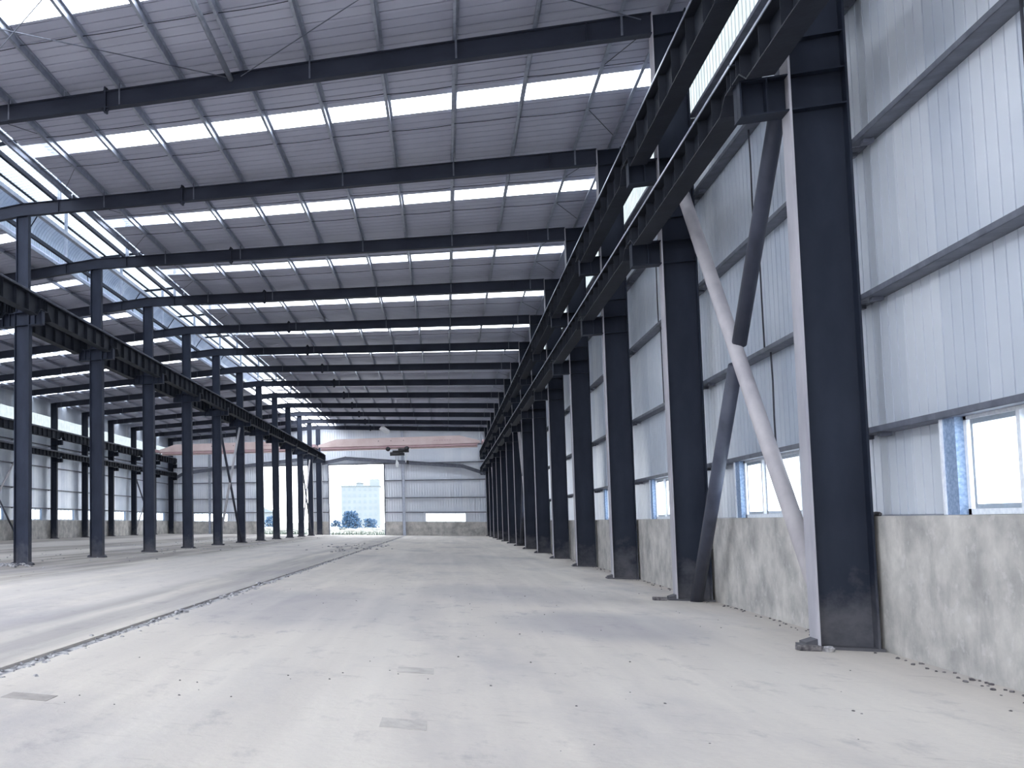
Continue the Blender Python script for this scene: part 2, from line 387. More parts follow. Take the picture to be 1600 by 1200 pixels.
for k in range(-7, 3):
    for xa, xb in ((XE_R, 5.3), (-33.7, XE_L)):
        if k >= 1 and xa == XE_R: continue
        sheet(mb, ribs(YK(k) + SKY0 - .04, YK(k) + SKY1 + .04, .26, .06, .03), lambda a, d, x: (x, a, ztop(x) + .215 + d), xa, xb)
mb.build('skylight_sheet', M['skylight'], roof)
for k in range(3, 14):
    sky(k, -33.7, XE_L, 'bright skylight strip on the left roof slope, between the %s and %s middle columns' % (ORD[k-2], ORD[k-1]), 'skylights of the left roof slope')

# ------------------------------------------------------------------ purlins
PX = [4.66] + [3.75 - 1.633*i for i in range(10)] + [-12.24]
def purlin_mesh():
    mb = MB(); l = BAY - .05; t = .008
    mb.box(-t/2, t/2, .02, l, 0, .2); mb.box(-t/2, .07, .02, l, .192, .2); mb.box(-.07, t/2, .02, l, 0, .008); mb.box(.062, .07, .02, l, .17, .2); mb.box(-.07, -.062, .02, l, 0, .03)
    return mb.mesh('roof_purlin', M['galv'])
pm = purlin_mesh()
def purlin(x, k, label, group, mirror=False):
    o = bpy.data.objects.new('roof_purlin', pm); COL.objects.link(o); o.location = (x, YK(k) + .1, ztop(x))
    if mirror: o.rotation_euler = (0, 0, math.pi); o.location = (x, YK(k+1) + .1, ztop(x))
    tag(o, label, 'purlin', group)
for k in range(1, 14):
    for i, x in enumerate(PX):
        nm = ('%s up from the right eave' % ORD[i+1]) if i < 11 else 'edging the ridge opening'
        purlin(x, k, 'roof purlin, %s, between the %s and %s right columns' % (nm, ORD[k], ORD[k+1]), 'purlins of the right roof slope')
for k in range(3, 14):
    for i, x in enumerate(PX):
        nm = ('%s from the left eave' % ORD[i+1]) if i < 11 else 'left of the ridge opening'
        purlin(2*XC - x, k, 'roof purlin, %s, between the %s and %s middle columns' % (nm, ORD[k-2], ORD[k-1]), 'purlins of the left roof slope', True)

# ------------------------------------------------------------------ sag rods in the roof
def sag_line(k, dy, right):
    xs = PX if right else [2*XC - x for x in PX]
    y = YK(k) + dy; root = empty('sag_rod', (xs[0], y, ztop(xs[0])))
    mb = MB(); X0, Z0 = xs[0], ztop(xs[0])
    for i in range(1, len(xs) - 2):
        a, b = xs[i], xs[i+1]; pts = []
        for t in (0, .25, .5, .75, 1):
            x = a + (b - a)*t; pts.append((x - X0, .06*(i % 2), ztop(x) + .09 - .022*math.sin(math.pi*t) - Z0))
        mb.path(pts, .011, 5)
    mb.build('rod', M['rod'], root)
    s = 1 if dy > 4 else -1
    for (a, b) in ((xs[1], xs[0]), (xs[-2], xs[-1])):
        MB().tube((a - X0, 0, ztop(a) + .09 - Z0), (b - X0, 2.2*s, ztop(b) + .09 - Z0), .009, 5).build('diagonal_rod', M['rod'], root)
        MB().tube((a - X0, 0, ztop(a) + .09 - Z0), (b - X0, 0, ztop(b) + .09 - Z0), .009, 5).build('end_rod', M['rod'], root)
    nm = 'farther' if dy > 4 else 'nearer'
    if right: tag(root, 'thin sag rod line under the roof, %s one between the %s and %s right columns' % (nm, ORD[k], ORD[k+1]), 'rod', 'sag rods of the right roof slope')
    else: tag(root, 'thin sag rod line under left slope, %s one between the %s and %s middle columns' % (nm, ORD[k-2], ORD[k-1]), 'rod', 'sag rods of the left roof slope')
for k in range(1, 14):
    for dy in (2.6, 5.15): sag_line(k, dy, True)
for k in range(3, 10):
    for dy in (2.6, 5.15): sag_line(k, dy, False)

# ------------------------------------------------------------------ roof beams
def rafter(xa, xb, sgn, name='roof_beam'):
    """sloping I beam from ridge xa to eave xb (world x); root at the eave end"""
    root = empty(name, (xb, 0, zbot(xb))); X0, Z0 = xb, zbot(xb)
    def q(x, z): return (x - X0, z - Z0)
    MB().prism([q(xa, zbot(xa) + .02), q(xb, zbot(xb) + .02), q(xb, ztop(xb) - .02), q(xa, ztop(xa) - .02)], -.008, .008, 'y').build('web', M['steel_beam'], root)
    MB().prism([q(xa, ztop(xa) - .02), q(xb, ztop(xb) - .02), q(xb, ztop(xb)), q(xa, ztop(xa))], -.11, .11, 'y').build('top_flange', M['steel_beam'], root)
    MB().prism([q(xa, zbot(xa)), q(xb, zbot(xb)), q(xb, zbot(xb) + .02), q(xa, zbot(xa) + .02)], -.11, .11, 'y').build('bottom_flange', M['steel_beam'], root)
    xs = -8.1 if sgn > 0 else 2*XC + 8.1
    mb = MB(); x, z = xs - X0, zbot(xs) - Z0
    mb.box(x - .025, x + .025, -.11, .11, -.10 + z, .57 + z)
    for s in (-1, 1):
        for (c, d) in ((.47, 1), (0, -1)):
            mb.prism([(x + s*.02, z + c), (x + s*.12, z + c), (x + s*.02, z + c + d*.13)], -.012, .012, 'y')
    mb.prism([(x - .02, z + .57), (x + .02, z + .57), (x, z + .60)], -.1, .1, 'y')
    mb.build('splice_plate', M['steel_beam'], root)
    for i in (1, 3, 5, 8, 10):
        px_ = PX[i] if sgn > 0 else 2*XC - PX[i]
        xx, zz = px_ - X0, zbot(px_) - Z0
        MB().prism([(xx - .02, zz + .03), (xx + .02, zz + .03), (xx + .02, zz + .6), (xx - .02, zz + .6)], -.13, -.115, 'y').build('flange_brace', M['girt'], root)
    for x_ in ((xa + sgn*1.45), (xb - sgn*1.2)):
        xx, zz = x_ - X0, zbot(x_) - Z0
        MB().box(xx - .008, xx + .008, -.1, .1, zz + .02, zz + .45).build('web_stiffener', M['steel_beam'], root)
    return root
rp = rafter(XC, XR0, 1)
for k in range(1, 15):
    r = rp if k == 1 else copy_tree(rp)
    r.location.y = YK(k) + .08
    tag(r, 'dark sloping roof beam ending on the %s column of the right wall' % ORD[k], 'beam', 'roof beams of the right slope')
rl = rafter(XC, XW1, -1)
for k in range(3, 15):
    r = rl if k == 3 else copy_tree(rl)
    r.location.y = YK(k) + .08
    tag(r, 'dark sloping roof beam running left from the %s middle column' % ORD[k-2], 'beam', 'roof beams of the left slope')

# ------------------------------------------------------------------ columns
def bracket(root, z0, z1, xa, xb, mat):
    """I-shaped corbel between xa (column face) and xb (free end), local x"""
    s = 1 if xb > xa else -1; lo, hi = sorted((xa, xb))
    b = MB().box(lo, hi, -.012, .012, z0 + .02, z1 - .02); b.box(lo, hi, -.15, .15, z0, z0 + .02); b.box(lo, hi, -.15, .15, z1 - .02, z1)
    o = b.build('crane_bracket', mat, root)
    for x in (xb - s*.012, xb - s*.30):
        MB().box(x - .01, x + .01, -.145, .145, z0 + .02, z1 - .02).build('bracket_stiffener', mat, o)
    return o
def column(name, x0, x1, inner, zt0, zt1, mat, levels, bf=.32, upper=None, pale=None):
    """H column between local x0..x1; levels = list of (z0, z1, side, reach)"""
    root = empty(name, (0, 0, 0)); tf = .024; t2 = bf/2
    if upper is None:
        MB().prism([(x0 + tf, 0), (x1 - tf, 0), (x1 - tf, zt1), (x0 + tf, zt0)], -.01, .01, 'y').build('web', mat, root)
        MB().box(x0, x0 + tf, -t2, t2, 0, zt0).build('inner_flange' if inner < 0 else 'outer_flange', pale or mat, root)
        MB().box(x1 - tf, x1, -t2, t2, 0, zt1).build('outer_flange' if inner < 0 else 'inner_flange', mat, root)
    else:
        zu, u0, u1 = upper
        MB().box(x0 + tf, x1 - tf, -.01, .01, 0, zu).build('web', mat, root)
        MB().box(x0, x0 + tf, -t2, t2, 0, zu).build('flange', mat, root); MB().box(x1 - tf, x1, -t2, t2, 0, zu).build('flange', mat, root)
        MB().box(x0 - .02, x1 + .02, -t2 - .01, t2 + .01, zu, zu + .025).build('cap_plate', mat, root)
        MB().box(u0 + tf, u1 - tf, -.01, .01, zu + .025, zt0).build('upper_web', mat, root)
        MB().box(u0, u0 + tf, -.13, .13, zu + .025, zt0).build('upper_flange', mat, root); MB().box(u1 - tf, u1, -.13, .13, zu + .025, zt0).build('upper_flange', mat, root)
    for (z0, z1, side, reach) in levels:
        bracket(root, z0, z1, x0 if side < 0 else x1, (x0 - reach) if side < 0 else (x1 + reach), mat)
        for z in (z0, z1 - .02):
            if side == inner or upper is not None:
                MB().box(x0 + tf, x1 - tf, -t2 + .01, t2 - .01, z, z + .02).build('stiffener_plate', mat, root)
    bi, bo = (.14, .03) if (inner < 0 and upper is None) else ((.06, .12) if upper is None else (.10, .10))
    MB().box(x0 - bi, x1 + bo, -t2 - .05, t2 + .05, 0, .035).build('base_plate', mat, root)
    for sd, xx in ((-1, x0), (1, x1)):
        if upper is None and sd != inner: continue
        MB().prism([(xx, .035), (xx + sd*.12, .035), (xx + sd*.12, .07), (xx, .12)], -.13, .13, 'y').build('base_gusset', mat, root)
    return root
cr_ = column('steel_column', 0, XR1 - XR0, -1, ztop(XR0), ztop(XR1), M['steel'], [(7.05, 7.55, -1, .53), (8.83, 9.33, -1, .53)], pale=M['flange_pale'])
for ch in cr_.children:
    if ch.name.startswith('inner_flange'): ch['label'] = 'pale inner flange, hall light and dust in its colour'
MB().box(.024, XR1 - XR0 - .024, -.14, .14, 8.02, 8.04).build('stiffener_plate', M['steel'], cr_)
MB().box(.024, XR1 - XR0 - .024, -.14, .14, 12.02, 12.04).build('stiffener_plate', M['steel'], cr_)
for k in range(1, 15):
    c = cr_ if k == 1 else copy_tree(cr_)
    c.location = (XR0, CY(k), 0)
    ex = {1: ', a brick at its foot, first from the near end', 14: ' in the far corner, last of the row'}.get(k, ', %s from the near end' % ORD[k])
    tag(c, 'steel column on the right wall' + ex, 'column', 'columns of the right wall')
hL = XLb - XLa
cl_ = column('steel_column', -hL/2, hL/2, 1, zbot(XC) + .01, 0, M['steel_lit'], [(8.83, 9.33, -1, .52), (8.83, 9.33, 1, .52)], upper=(9.33, -.25, .25))
for k in range(3, 15):
    c = cl_ if k == 3 else copy_tree(cl_)
    c.location = ((XLa + XLb)/2, CY(k) if k < 14 else YF - .55, 0)
    ex = 'last of the row, by the far wall' if k == 14 else '%s from the near end' % ORD[k-2]
    tag(c, 'dark steel column of the freestanding middle row, ' + ex, 'column', 'columns of the middle row')
hW = XW1 - XW0
cw_ = column('steel_column', -hW/2, hW/2, 1, ztop(XW0), ztop(XW1), M['steel'], [(7.0, 7.37, 1, .53), (8.6, 9.05, 1, .53)])
for k in range(7, 15):
    c = cw_ if k == 7 else copy_tree(cw_)
    c.location = ((XW0 + XW1)/2, CY(k) if k < 14 else YF - .6, 0)
    tag(c, 'dark steel column against the left wall, %s' % ('in the far corner' if k == 14 else '%s counted from the far corner' % ORD[15-k]), 'column', 'columns of the left wall')

# ------------------------------------------------------------------ crane runway girders
def girder_proto(zb, zt, notch, nst, rail=True, w=.15, strip=False):
    """runway girder over one bay, local y 0..BAY, local x centred; notched at both bearings"""
    root = empty('runway_girder', (0, 0, 0)); l = BAY - .03; z1 = zb + notch
    prof = [(.02, z1), (.32, z1), (.62, zb), (l - .62, zb), (l - .32, z1), (l, z1)]
    MB().prism([(y, z + .02) for y, z in prof] + [(l, zt - .02), (.02, zt - .02)], -.007, .007, 'x').build('web', M['steel_dark'], root)
    for (a, b) in ((0, 1), (1, 2), (2, 3), (3, 4), (4, 5)):
        p, q = prof[a], prof[b]
        if a == 0: bf = MB()
        bf.prism([p, q, (q[0], q[1] + .02), (p[0], p[1] + .02)], -w, w, 'x')
    bf.build('bottom_flange', M['steel_dark'], root)
    MB().box(-w, w, .02, l, zt - .02, zt).build('top_flange', M['steel_dark'], root)
    ys = [.12, .30] + [.30 + (l - .60) * i / nst for i in range(1, nst)] + [l - .30, l - .12]
    for y in ys:
        z0 = z1 if (y < .45 or y > l - .45) else (zb if .62 <= y <= l - .62 else z1)
        MB().box(-w + .02, w - .02, y - .006, y + .006, z0 + .02, zt - .02).build('stiffener', M['steel_dark'], root)
    if strip:
        MB().box(-w - .014, -w, .02, l, zt - .032, zt + .006).build('edge_strip', M['galv'], root)
    if rail:
        MB().prism([(-.05, zt), (.05, zt), (.05, zt + .02), (.015, zt + .04), (.015, zt + .10), (.035, zt + .11), (.035, zt + .14), (-.035, zt + .14), (-.035, zt + .11), (-.015, zt + .10), (-.015, zt + .04), (-.05, zt + .02)], .02, l, 'y').build('rail', M['girt'], root)
    return root
def run(proto, x, bays, labelf, group, first=[None]):
    for i, k in enumerate(bays):
        g = copy_tree(proto); g.location = (x, CY(k), 0); tag(g, labelf(k), 'girder', group)
def drop(root):
    for ch in list(root.children): drop(ch)
    bpy.data.objects.remove(root)
XG = 3.87; XGM, XGL = -13.49, 2*XC + 13.49; XGW = -32.19
def between_r(k): return 'nearer than the first right column' if k == 0 else 'between the %s and %s right columns' % (ORD[k], ORD[k+1])
pu = girder_proto(9.05, 9.76, .28, 7); pl_ = girder_proto(7.36, 7.86, .19, 9)
pus = girder_proto(9.05, 9.76, .28, 7, strip=True); pls = girder_proto(7.36, 7.86, .19, 9, strip=True)
run(pus, XG, range(0, 14), lambda k: 'upper runway girder on the right wall, ' + between_r(k), 'upper right runway girders')
run(pls, XG, range(0, 14), lambda k: 'lower runway girder on the right wall, ' + between_r(k), 'lower right runway girders')
mid = lambda k: ('nearer than the first middle column' if k == 2 else 'between the %s and %s middle columns' % (ORD[k-2], ORD[k-1]))
run(pu, XGM, range(2, 14), lambda k: 'runway girder right of the middle row, ' + mid(k), 'right girders of the middle row')
run(pu, XGL, range(2, 14), lambda k: 'runway girder left of the middle row, ' + mid(k), 'left girders of the middle row')
lw = lambda k: '%s to %s column from the far corner' % (ORD[15-k], ORD[14-k])
run(pu, XGW, range(7, 14), lambda k: 'upper runway girder on the left wall, ' + lw(k), 'upper left runway girders')
run(pl_, XGW, range(7, 14), lambda k: 'lower runway girder on the left wall, ' + lw(k), 'lower left runway girders')
drop(pu); drop(pl_); drop(pus); drop(pls)

# ------------------------------------------------------------------ wall rails (girts)
def girt_proto(l, d=.2):
    root = empty('wall_rail', (0, 0, 0))
    MB().box(0, d, 0, l, 0, .008).box(0, .008, 0, l, 0, .075).box(d - .008, d, 0, l, 0, .075).box(.008, .03, 0, l, .067, .075).build('channel', M['girt'], root)
    for y in (.25, l - .25):
        MB().box(.05, .16, y - .05, y + .05, -.05, 0).build('end_cleat', M['girt'], root)
    return root
GZ = [2.73, 4.44, 6.48, 8.48, 10.12, 11.28]
gp = girt_proto(BAY - .03)
for k in range(0, 14):
    for i, z in enumerate(GZ):
        g = copy_tree(gp); g.location = (4.93, CY(k), z); 
        tag(g, 'rail on the right wall, %s up, %s' % (ORD[i+1], between_r(k)), 'rail', 'wall rails of the right wall')
for k in range(7, 14):
    for i, z in enumerate(GZ[:5]):
        g = copy_tree(gp); g.location = (-33.23, CY(k) + BAY - .03, z); g.rotation_euler = (0, 0, math.pi)
        tag(g, 'rail on the left wall, %s up, %s to %s column from the far corner' % (ORD[i+1], ORD[15-k], ORD[14-k]), 'rail', 'wall rails of the left wall')
drop(gp)
FSEG = [(-32.6, -28.0, 'beside the far left corner'), (-27.7, -21.75, 'left of the left doorway'), (-15.25, -14.55, 'close right of the left doorway'), (-13.85, -13.15, 'close left of the right doorway'), (-6.65, -4.72, 'just right of the right doorway'), (-4.38, 4.28, 'between the pale post and right corner')]
for i, z in enumerate([2.70, 4.42, 6.50, 8.55, 10.6]):
    for a, b, nm in FSEG:
        if i >= 3 and nm.startswith('close'): continue
        root = empty('wall_rail', (a, YF - .2, z)); l = b - a
        MB().box(0, l, 0, .2, 0, .008).box(0, l, 0, .008, 0, .1).box(0, l, .192, .2, 0, .1).build('channel', M['girt'], root)
        tag(root, 'rail on the far wall, %s up, %s' % (ORD[i+1], nm), 'rail', 'wall rails of the far wall')

# hanging rods on the right wall
for k in range(0, 6):
    for j, (dy, za, zb_, nm) in enumerate(((4.02, 2.8, 4.44, 'lowest'), (4.35, 4.52, 6.48, 'middle'), (4.6, 6.56, 8.48, 'upper'))):
        pts = [(0, 0, 0), (0, .015, (zb_-za)*.35), (0, -.01 + .03*(j % 2), (zb_-za)*.7), (0, .02, zb_-za)]
        o = MB().path(pts, .012, 6).build('tie_rod', M['rod']); o.location = (5.03, YK(k) + dy, za)
        tag(o, 'thin tie rod on the right wall, %s one, %s' % (nm, between_r(k)), 'rod', 'tie rods of the right wall')

# ------------------------------------------------------------------ cross braces
def brace(p0, p1, r, mat, label, group, cut=None):
    p0, p1 = Vector(p0), Vector(p1); root = empty('cross_brace', p1 if p1.z < p0.z else p0); O = root.location
    d = (p1 - p0)
    if cut is None:
        MB().tube(p0 - O, p1 - O, r, 16).build('pipe', mat, root, True)
    else:
        a, b = p0 + d*cut[0], p0 + d*cut[1]
        MB().tube(p0 - O, a - O, r, 16).build('pipe', mat, root, True); MB().tube(b - O, p1 - O, r, 16).build('pipe', mat, root, True)
        n = d.normalized(); MB().tube(a - O, a + n*.20 - O, .035, 8).build('connector', M['galv'], root); MB().tube(b - n*.16 - O, b - O, .035, 8).build('connector', M['galv'], root)
    for p, q in ((p0, p1), (p1, p0)):
        u = (q - p).normalized(); s = MB(); c = p - O
        s.add([c + Vector((-.01, 0, 0)) + u*.12 + Vector((0, .1, 0)), c + Vector((-.01, 0, 0)) + u*.12 - Vector((0, .1, 0)), c + Vector((-.01, 0, 0)) - u*.08,
               c + Vector((.01, 0, 0)) + u*.12 + Vector((0, .1, 0)), c + Vector((.01, 0, 0)) + u*.12 - Vector((0, .1, 0)), c + Vector((.01, 0, 0)) - u*.08],
              [(0, 1, 2), (5, 4, 3), (0, 3, 4, 1), (1, 4, 5, 2), (2, 5, 3, 0)]).build('gusset', mat, root)
    return tag(root, label, 'brace', group)
BX = 4.60
brace((BX - .05, 22.75, 9.0), (BX - .05, 15.38, .25), .105, M['pipe_light'], 'long pale grey brace pipe, from the first right column foot up to the second', 'brace pipes at the right wall')
brace((BX, 15.42, 8.95), (BX, 22.78, -.02), .105, M['pipe_dark'], 'dark brace pipe broken in two at the crossing, by the second right column', 'brace pipes at the right wall', (.485, .52))
for k, nm in ((7, 'seventh'), (12, 'twelfth')):
    brace((BX, CY(k) + .3, .2), (BX, CY(k+1) - .3, 8.9), .09, M['pipe_light'], 'thin brace pipe on the right wall rising away behind the %s column' % nm, 'far braces at the right wall')
    brace((BX, CY(k) + .3, 8.9), (BX, CY(k+1) - .3, .2), .09, M['pipe_dark'], 'thin brace pipe on the right wall falling away behind the %s column' % nm, 'far braces at the right wall')
    n2 = ORD[k-2]
    brace((XC, CY(k) + .3, .1), (XC, CY(k+1) - .3, 8.7), .085, M['pipe_light'], 'pale brace pipe rising away between the %s and %s middle columns' % (n2, ORD[k-1]), 'braces of the middle row')
    brace((XC + .02, CY(k) + .3, 8.7), (XC + .02, CY(k+1) - .3, .1), .085, M['pipe_dark'], 'dark brace pipe falling away between the %s and %s middle columns' % (n2, ORD[k-1]), 'braces of the middle row')
    n3 = ORD[15-k]
    brace((XW0 + .3, CY(k) + .3, .3), (XW0 + .3, CY(k+1) - .3, 6.9), .085, M['pipe_light'], 'left wall brace pipe rising away from the %s column from the far corner' % n3, 'braces of the left wall')
    brace((XW0 + .35, CY(k) + .3, 6.9), (XW0 + .35, CY(k+1) - .3, .3), .085, M['pipe_dark'], 'left wall brace pipe falling away from the %s column from the far corner' % n3, 'braces of the left wall')
# roof bracing in the nearest bay
def roof_rod(xa, ya, xb, yb, label):
    o = MB().tube((0, 0, 0), (xb - xa, yb - ya, zbot(xb) - zbot(xa)), .014, 6).build('brace_rod', M['girt'])
    o.location = (xa, ya, zbot(xa) + .32); tag(o, label, 'rod', 'crossing rods under the near roof bay')
ya, yb = YK(1) + .25, YK(2) - .05
roof_rod(-4.75, yb, -13.2, ya, 'thin rod under the near roof bay, running left toward the camera from the strut')
roof_rod(-13.2, yb, -4.75, ya, 'thin rod under the near roof bay, crossing it near the ridge')
roof_rod(-4.45, yb, 4.1, ya, 'thin rod under the near roof bay, running right toward the camera from the strut')
roof_rod(4.1, yb, -4.45, ya, 'thin rod under the near roof bay, meeting the second right column top')
o = MB().tube((0, 0, 0), (0, BAY - .1, 0), .065, 14).build('strut_tube', M['galv'], None, True); o.location = (-4.72, YK(1) + .12, ztop(-4.72) - .16)
tag(o, 'round strut tube beside a purlin in the near roof bay', 'strut')

# ------------------------------------------------------------------ ridge vent above the middle row
VZ = 15.85
def vent_frame(k):
    root = empty('vent_trestle', (XC, YK(k) + .08, ztop(XC)))
    Z0 = ztop(XC)
    for x in (-12.73, -15.67):
        z0 = ztop(x); MB().box(x - XC - .06, x - XC + .06, -.06, .06, z0 - Z0, VZ - Z0).build('post', M['galv'], root)
    MB().box(-2.95, 2.95, -.05, .05, VZ - Z0, VZ + .12 - Z0).build('crossbar', M['steel_dark'], root)
    for s in (-1, 1):
        pts = [(s*2.9, VZ - Z0), (s*3.45, VZ - .75 - Z0), (s*3.35, VZ - 1.4 - Z0), (s*2.6, VZ - 2.05 - Z0)]
        mb = MB()
        for a, b in zip(pts, pts[1:]): mb.tube((a[0], 0, a[1]), (b[0], 0, b[1]), .03, 6)
        mb.build('hoop', M['steel_dark'], root)
    return root
for k in range(3, 14):
    r = vent_frame(k); tag(r, 'ridge vent trestle of two posts and crossbar above the %s middle column' % ORD[k-2], 'frame', 'ridge vent trestles')
LB_ = {-12.90: 'right curb beam', XC: 'middle tie beam', -15.5: 'left curb beam'}
for k in range(2, 14):
    for x, nm in LB_.items():
        o = MB()
        if x == XC: o.box(-.08, .08, 0, BAY - .02, 0, .16); mt = M['galv']; zz = ztop(x)
        else: o.box(-.05, .05, 0, BAY - .02, 0, .16); mt = M['steel_beam']; zz = ztop(x)
        o = o.build('ridge_beam', mt); o.location = (x, YK(k) + .08, zz)
        tag(o, '%s under the ridge vent, %s' % (nm, mid(k)), 'beam', 'lengthwise beams under the ridge vent')
VX = [-16.6, -15.0, -13.3, -11.7]
for k in range(2, 11):
    for i, x in enumerate(VX):
        o = MB().box(-.05, .05, 0, BAY - .02, 0, .14).build('vent_purlin', M['steel_dark']); o.location = (x, YK(k) + .08, VZ + .12)
        tag(o, 'dark ridge vent purlin, %s from the left, %s' % (ORD[i+1], mid(k)), 'purlin', 'purlins of the ridge vent')
def vent_cover(k):
    root = empty('ridge_vent_cover', (XC, YK(k), VZ)); n0, n1 = YK(k), YK(k+1)
    mb = MB()
    for s in (-1, 1):
        sheet(mb, ribs(n0 + .0, n1, .30, .05, .025), lambda a, d, x: (s*x, a - n0, .30 + d - .06*x), 0, 3.05)
    mb.build('cover_sheet', M['monitor_sheet'], root)
    for s in (-1, 1):
        mb = MB(); prof = []
        for j in range(13):
            t = math.pi * (.42 - .98 * j / 12); prof.append((s*(2.55 + .95*math.cos(t)), -.92 + 1.02*math.sin(t)))
        pts = ribs(n0, n1, .30, .05, .03)
        nv = len(prof); vs = []
        for a, d in pts:
            for x, z in prof: vs.append((x + s*d, a - n0, z))
        mb.add(vs, [(i*nv + j, (i+1)*nv + j, (i+1)*nv + j + 1, i*nv + j + 1) for i in range(len(pts) - 1) for j in range(nv - 1)])
        mb.build('curved_cowl', M['clad_side'], root)
    return root
for k in range(2, 11):
    tag(vent_cover(k), 'pale ridge vent cover with curved ribbed sides, ' + mid(k), 'vent', 'ridge vent covers')

# ------------------------------------------------------------------ far wall posts and bent beam
for x, w, zt, lab in ((-4.55, .15, 12.9, 'slim pale post on the far wall right of the right doorway'), (-27.85, .14, 12.7, 'slim pale post on the far wall between left corner and left doorway')):
    root = empty('wall_post', (x, YF - .35, 0)); MB().box(-w, -w + .02, -.1, .1, 0, zt).box(w - .02, w, -.1, .1, 0, zt).box(-w, w, -.01, .01, 0, zt).build('shaft', M['galv'], root)
    MB().box(-w - .06, w + .06, -.16, .16, 0, .03).build('base_plate', M['galv'], root); tag(root, lab, 'post')
def bent(pts, y, label):
    root = empty('bent_beam', (pts[0][0], y, pts[0][1])); X0, Z0 = pts[0]
    for nm, o0, o1, hw in (('web', .02, .40, .01), ('top_flange', .40, .42, .12), ('bottom_flange', 0, .02, .12)):
        mb = MB()
        for a, b in zip(pts, pts[1:]): mb.prism([(a[0]-X0, a[1]-Z0+o0), (b[0]-X0, b[1]-Z0+o0), (b[0]-X0, b[1]-Z0+o1), (a[0]-X0, a[1]-Z0+o1)], -hw, hw, 'y')
        mb.build(nm, M['girt'], root)
    for p in pts[1:-1]: MB().box(p[0]-X0 - .025, p[0]-X0 + .025, -.13, .13, p[1]-Z0 - .05, p[1]-Z0 + .47).build('splice_plate', M['girt'], root)
    tag(root, label, 'beam')
bent([(-13.8, 8.55), (-11.05, 9.1), (1.95, 7.87), (4.25, 6.98)], YF - .5, 'cranked grey beam rising and falling across the far wall above the right doorway')
bent([(-32.5, 6.95), (-31.3, 7.6), (-30.1, 7.8), (-14.6, 9.25)], YF - .5, 'cranked grey beam climbing across the far wall above the left doorway')

# ------------------------------------------------------------------ overhead cranes
def crane(xa, xb, y, label):
    root = empty('overhead_crane', ((xa + xb)/2, y, 9.9)); h = (xb - xa)/2
    zt, zm, zb = 10.92 - 9.9, 10.10 - 9.9, 9.62 - 9.9
    MB().prism([(-h + .35, .15), (h - .35, .15), (h - .35, .42), (h - 2.3, zt), (-h + 2.3, zt), (-h + .35, .42)], -.28, .28, 'y').build('box_girder', M['crane'], root)
    MB().prism([(-h + .5, .15), (h - .5, .15), (h - .7, -.10), (-h + .7, -.10)], -.20, .20, 'y').build('lower_band', M['crane_band'], root)
    MB().box(-h + .6, h - .6, -.03, .03, zb + .03, -.08).box(-h + .6, h - .6, -.16, .16, zb, zb + .04).build('lower_flange', M['crane'], root)
    for s in (-1, 1):
        e = MB().box(s*h - .16, s*h + .16, -1.6, 1.6, .10, .42).build('end_carriage', M['crane_band'], root)
        for yy in (-1.3, 1.3): MB().tube((s*h - .05, yy, .14), (s*h + .05, yy, .14), .14, 16).build('wheel', M['black'], e)
    for j in range(3): MB().box(-1.9 + j*1.3, -1.82 + j*1.3, -.30, -.28, .62, .72).build('bolt_plate', M['black'], root)
    mb = MB()
    for j in range(7): mb.box(h - 4.9 + j*.26, h - 4.9 + j*.26 + (.16 if j % 2 else .2), -.30, -.28, .52, .60)
    mb.build('marking', M['crane_band'], root)
    tag(root, label, 'crane')
crane(XGM, XG, 110, 'faded orange bridge crane spanning the right hall, hoist hanging below it')
crane(XGW, XGL, 110, 'faded orange bridge crane spanning the left hall behind the middle columns')
root = empty('crane_hoist', (-4.75, 110, 8.95))
MB().tube((-.75, -.15, .15), (.75, -.15, .15), .2, 16).build('drum', M['black'], root, True)
MB().box(.1, 1.25, -.28, .1, .5, .72).build('trolley_frame', M['black'], root)
for x in (.05, 1.0): 
    w = MB().tube((x - (1.0 if x < .5 else .0), -.34, .72), (x - (1.0 if x < .5 else .0), .1, .72), .24, 16).build('motor', M['black'], root, True)
for x in (.72, 1.3): MB().tube((x, -.32, .18 if x < 1 else .6), (x, -.2, .18 if x < 1 else .6), .13, 12).build('end_cap', M['white'], root)
MB().box(-.5, 1.2, -.05, .05, .3, .55).build('hanger', M['black'], root)
for x in (-.16, .08): MB().tube((x, -.15, -.95), (x, -.15, .0), .015, 6).build('rope', M['rod'], root)
MB().lump((-.04, -.15, -.95), .17, .1, .42, random.Random(2)).build('hook_block', M['white'], root)
MB().tube((.85, -.1, -.8), (1.0, -.1, .2), .05, 8).build('cable_chain', M['white'], root)
MB().box(.95, 1.15, -.15, 0, -1.0, -.6).build('control_box', M['black'], root)
tag(root, 'black electric hoist with pale hook block hanging under the right-hall crane', 'hoist')
root = empty('flood_lamp', (-6.1, 112, 12.0))
hd = MB().box(-.55, .55, -.12, .12, -.28, .28).build('lamp_head', M['white'], root); hd.rotation_euler = (0, math.radians(38), 0)
MB().tube((0, 0, .2), (-.3, 0, .95), .04, 8).build('arm', M['white'], root); MB().tube((-.3, 0, .95), (.7, 0, .8), .04, 8).build('cross_arm', M['white'], root)
tag(root, 'white box lamp tilted on an arm below the roof near the far wall', 'lamp')

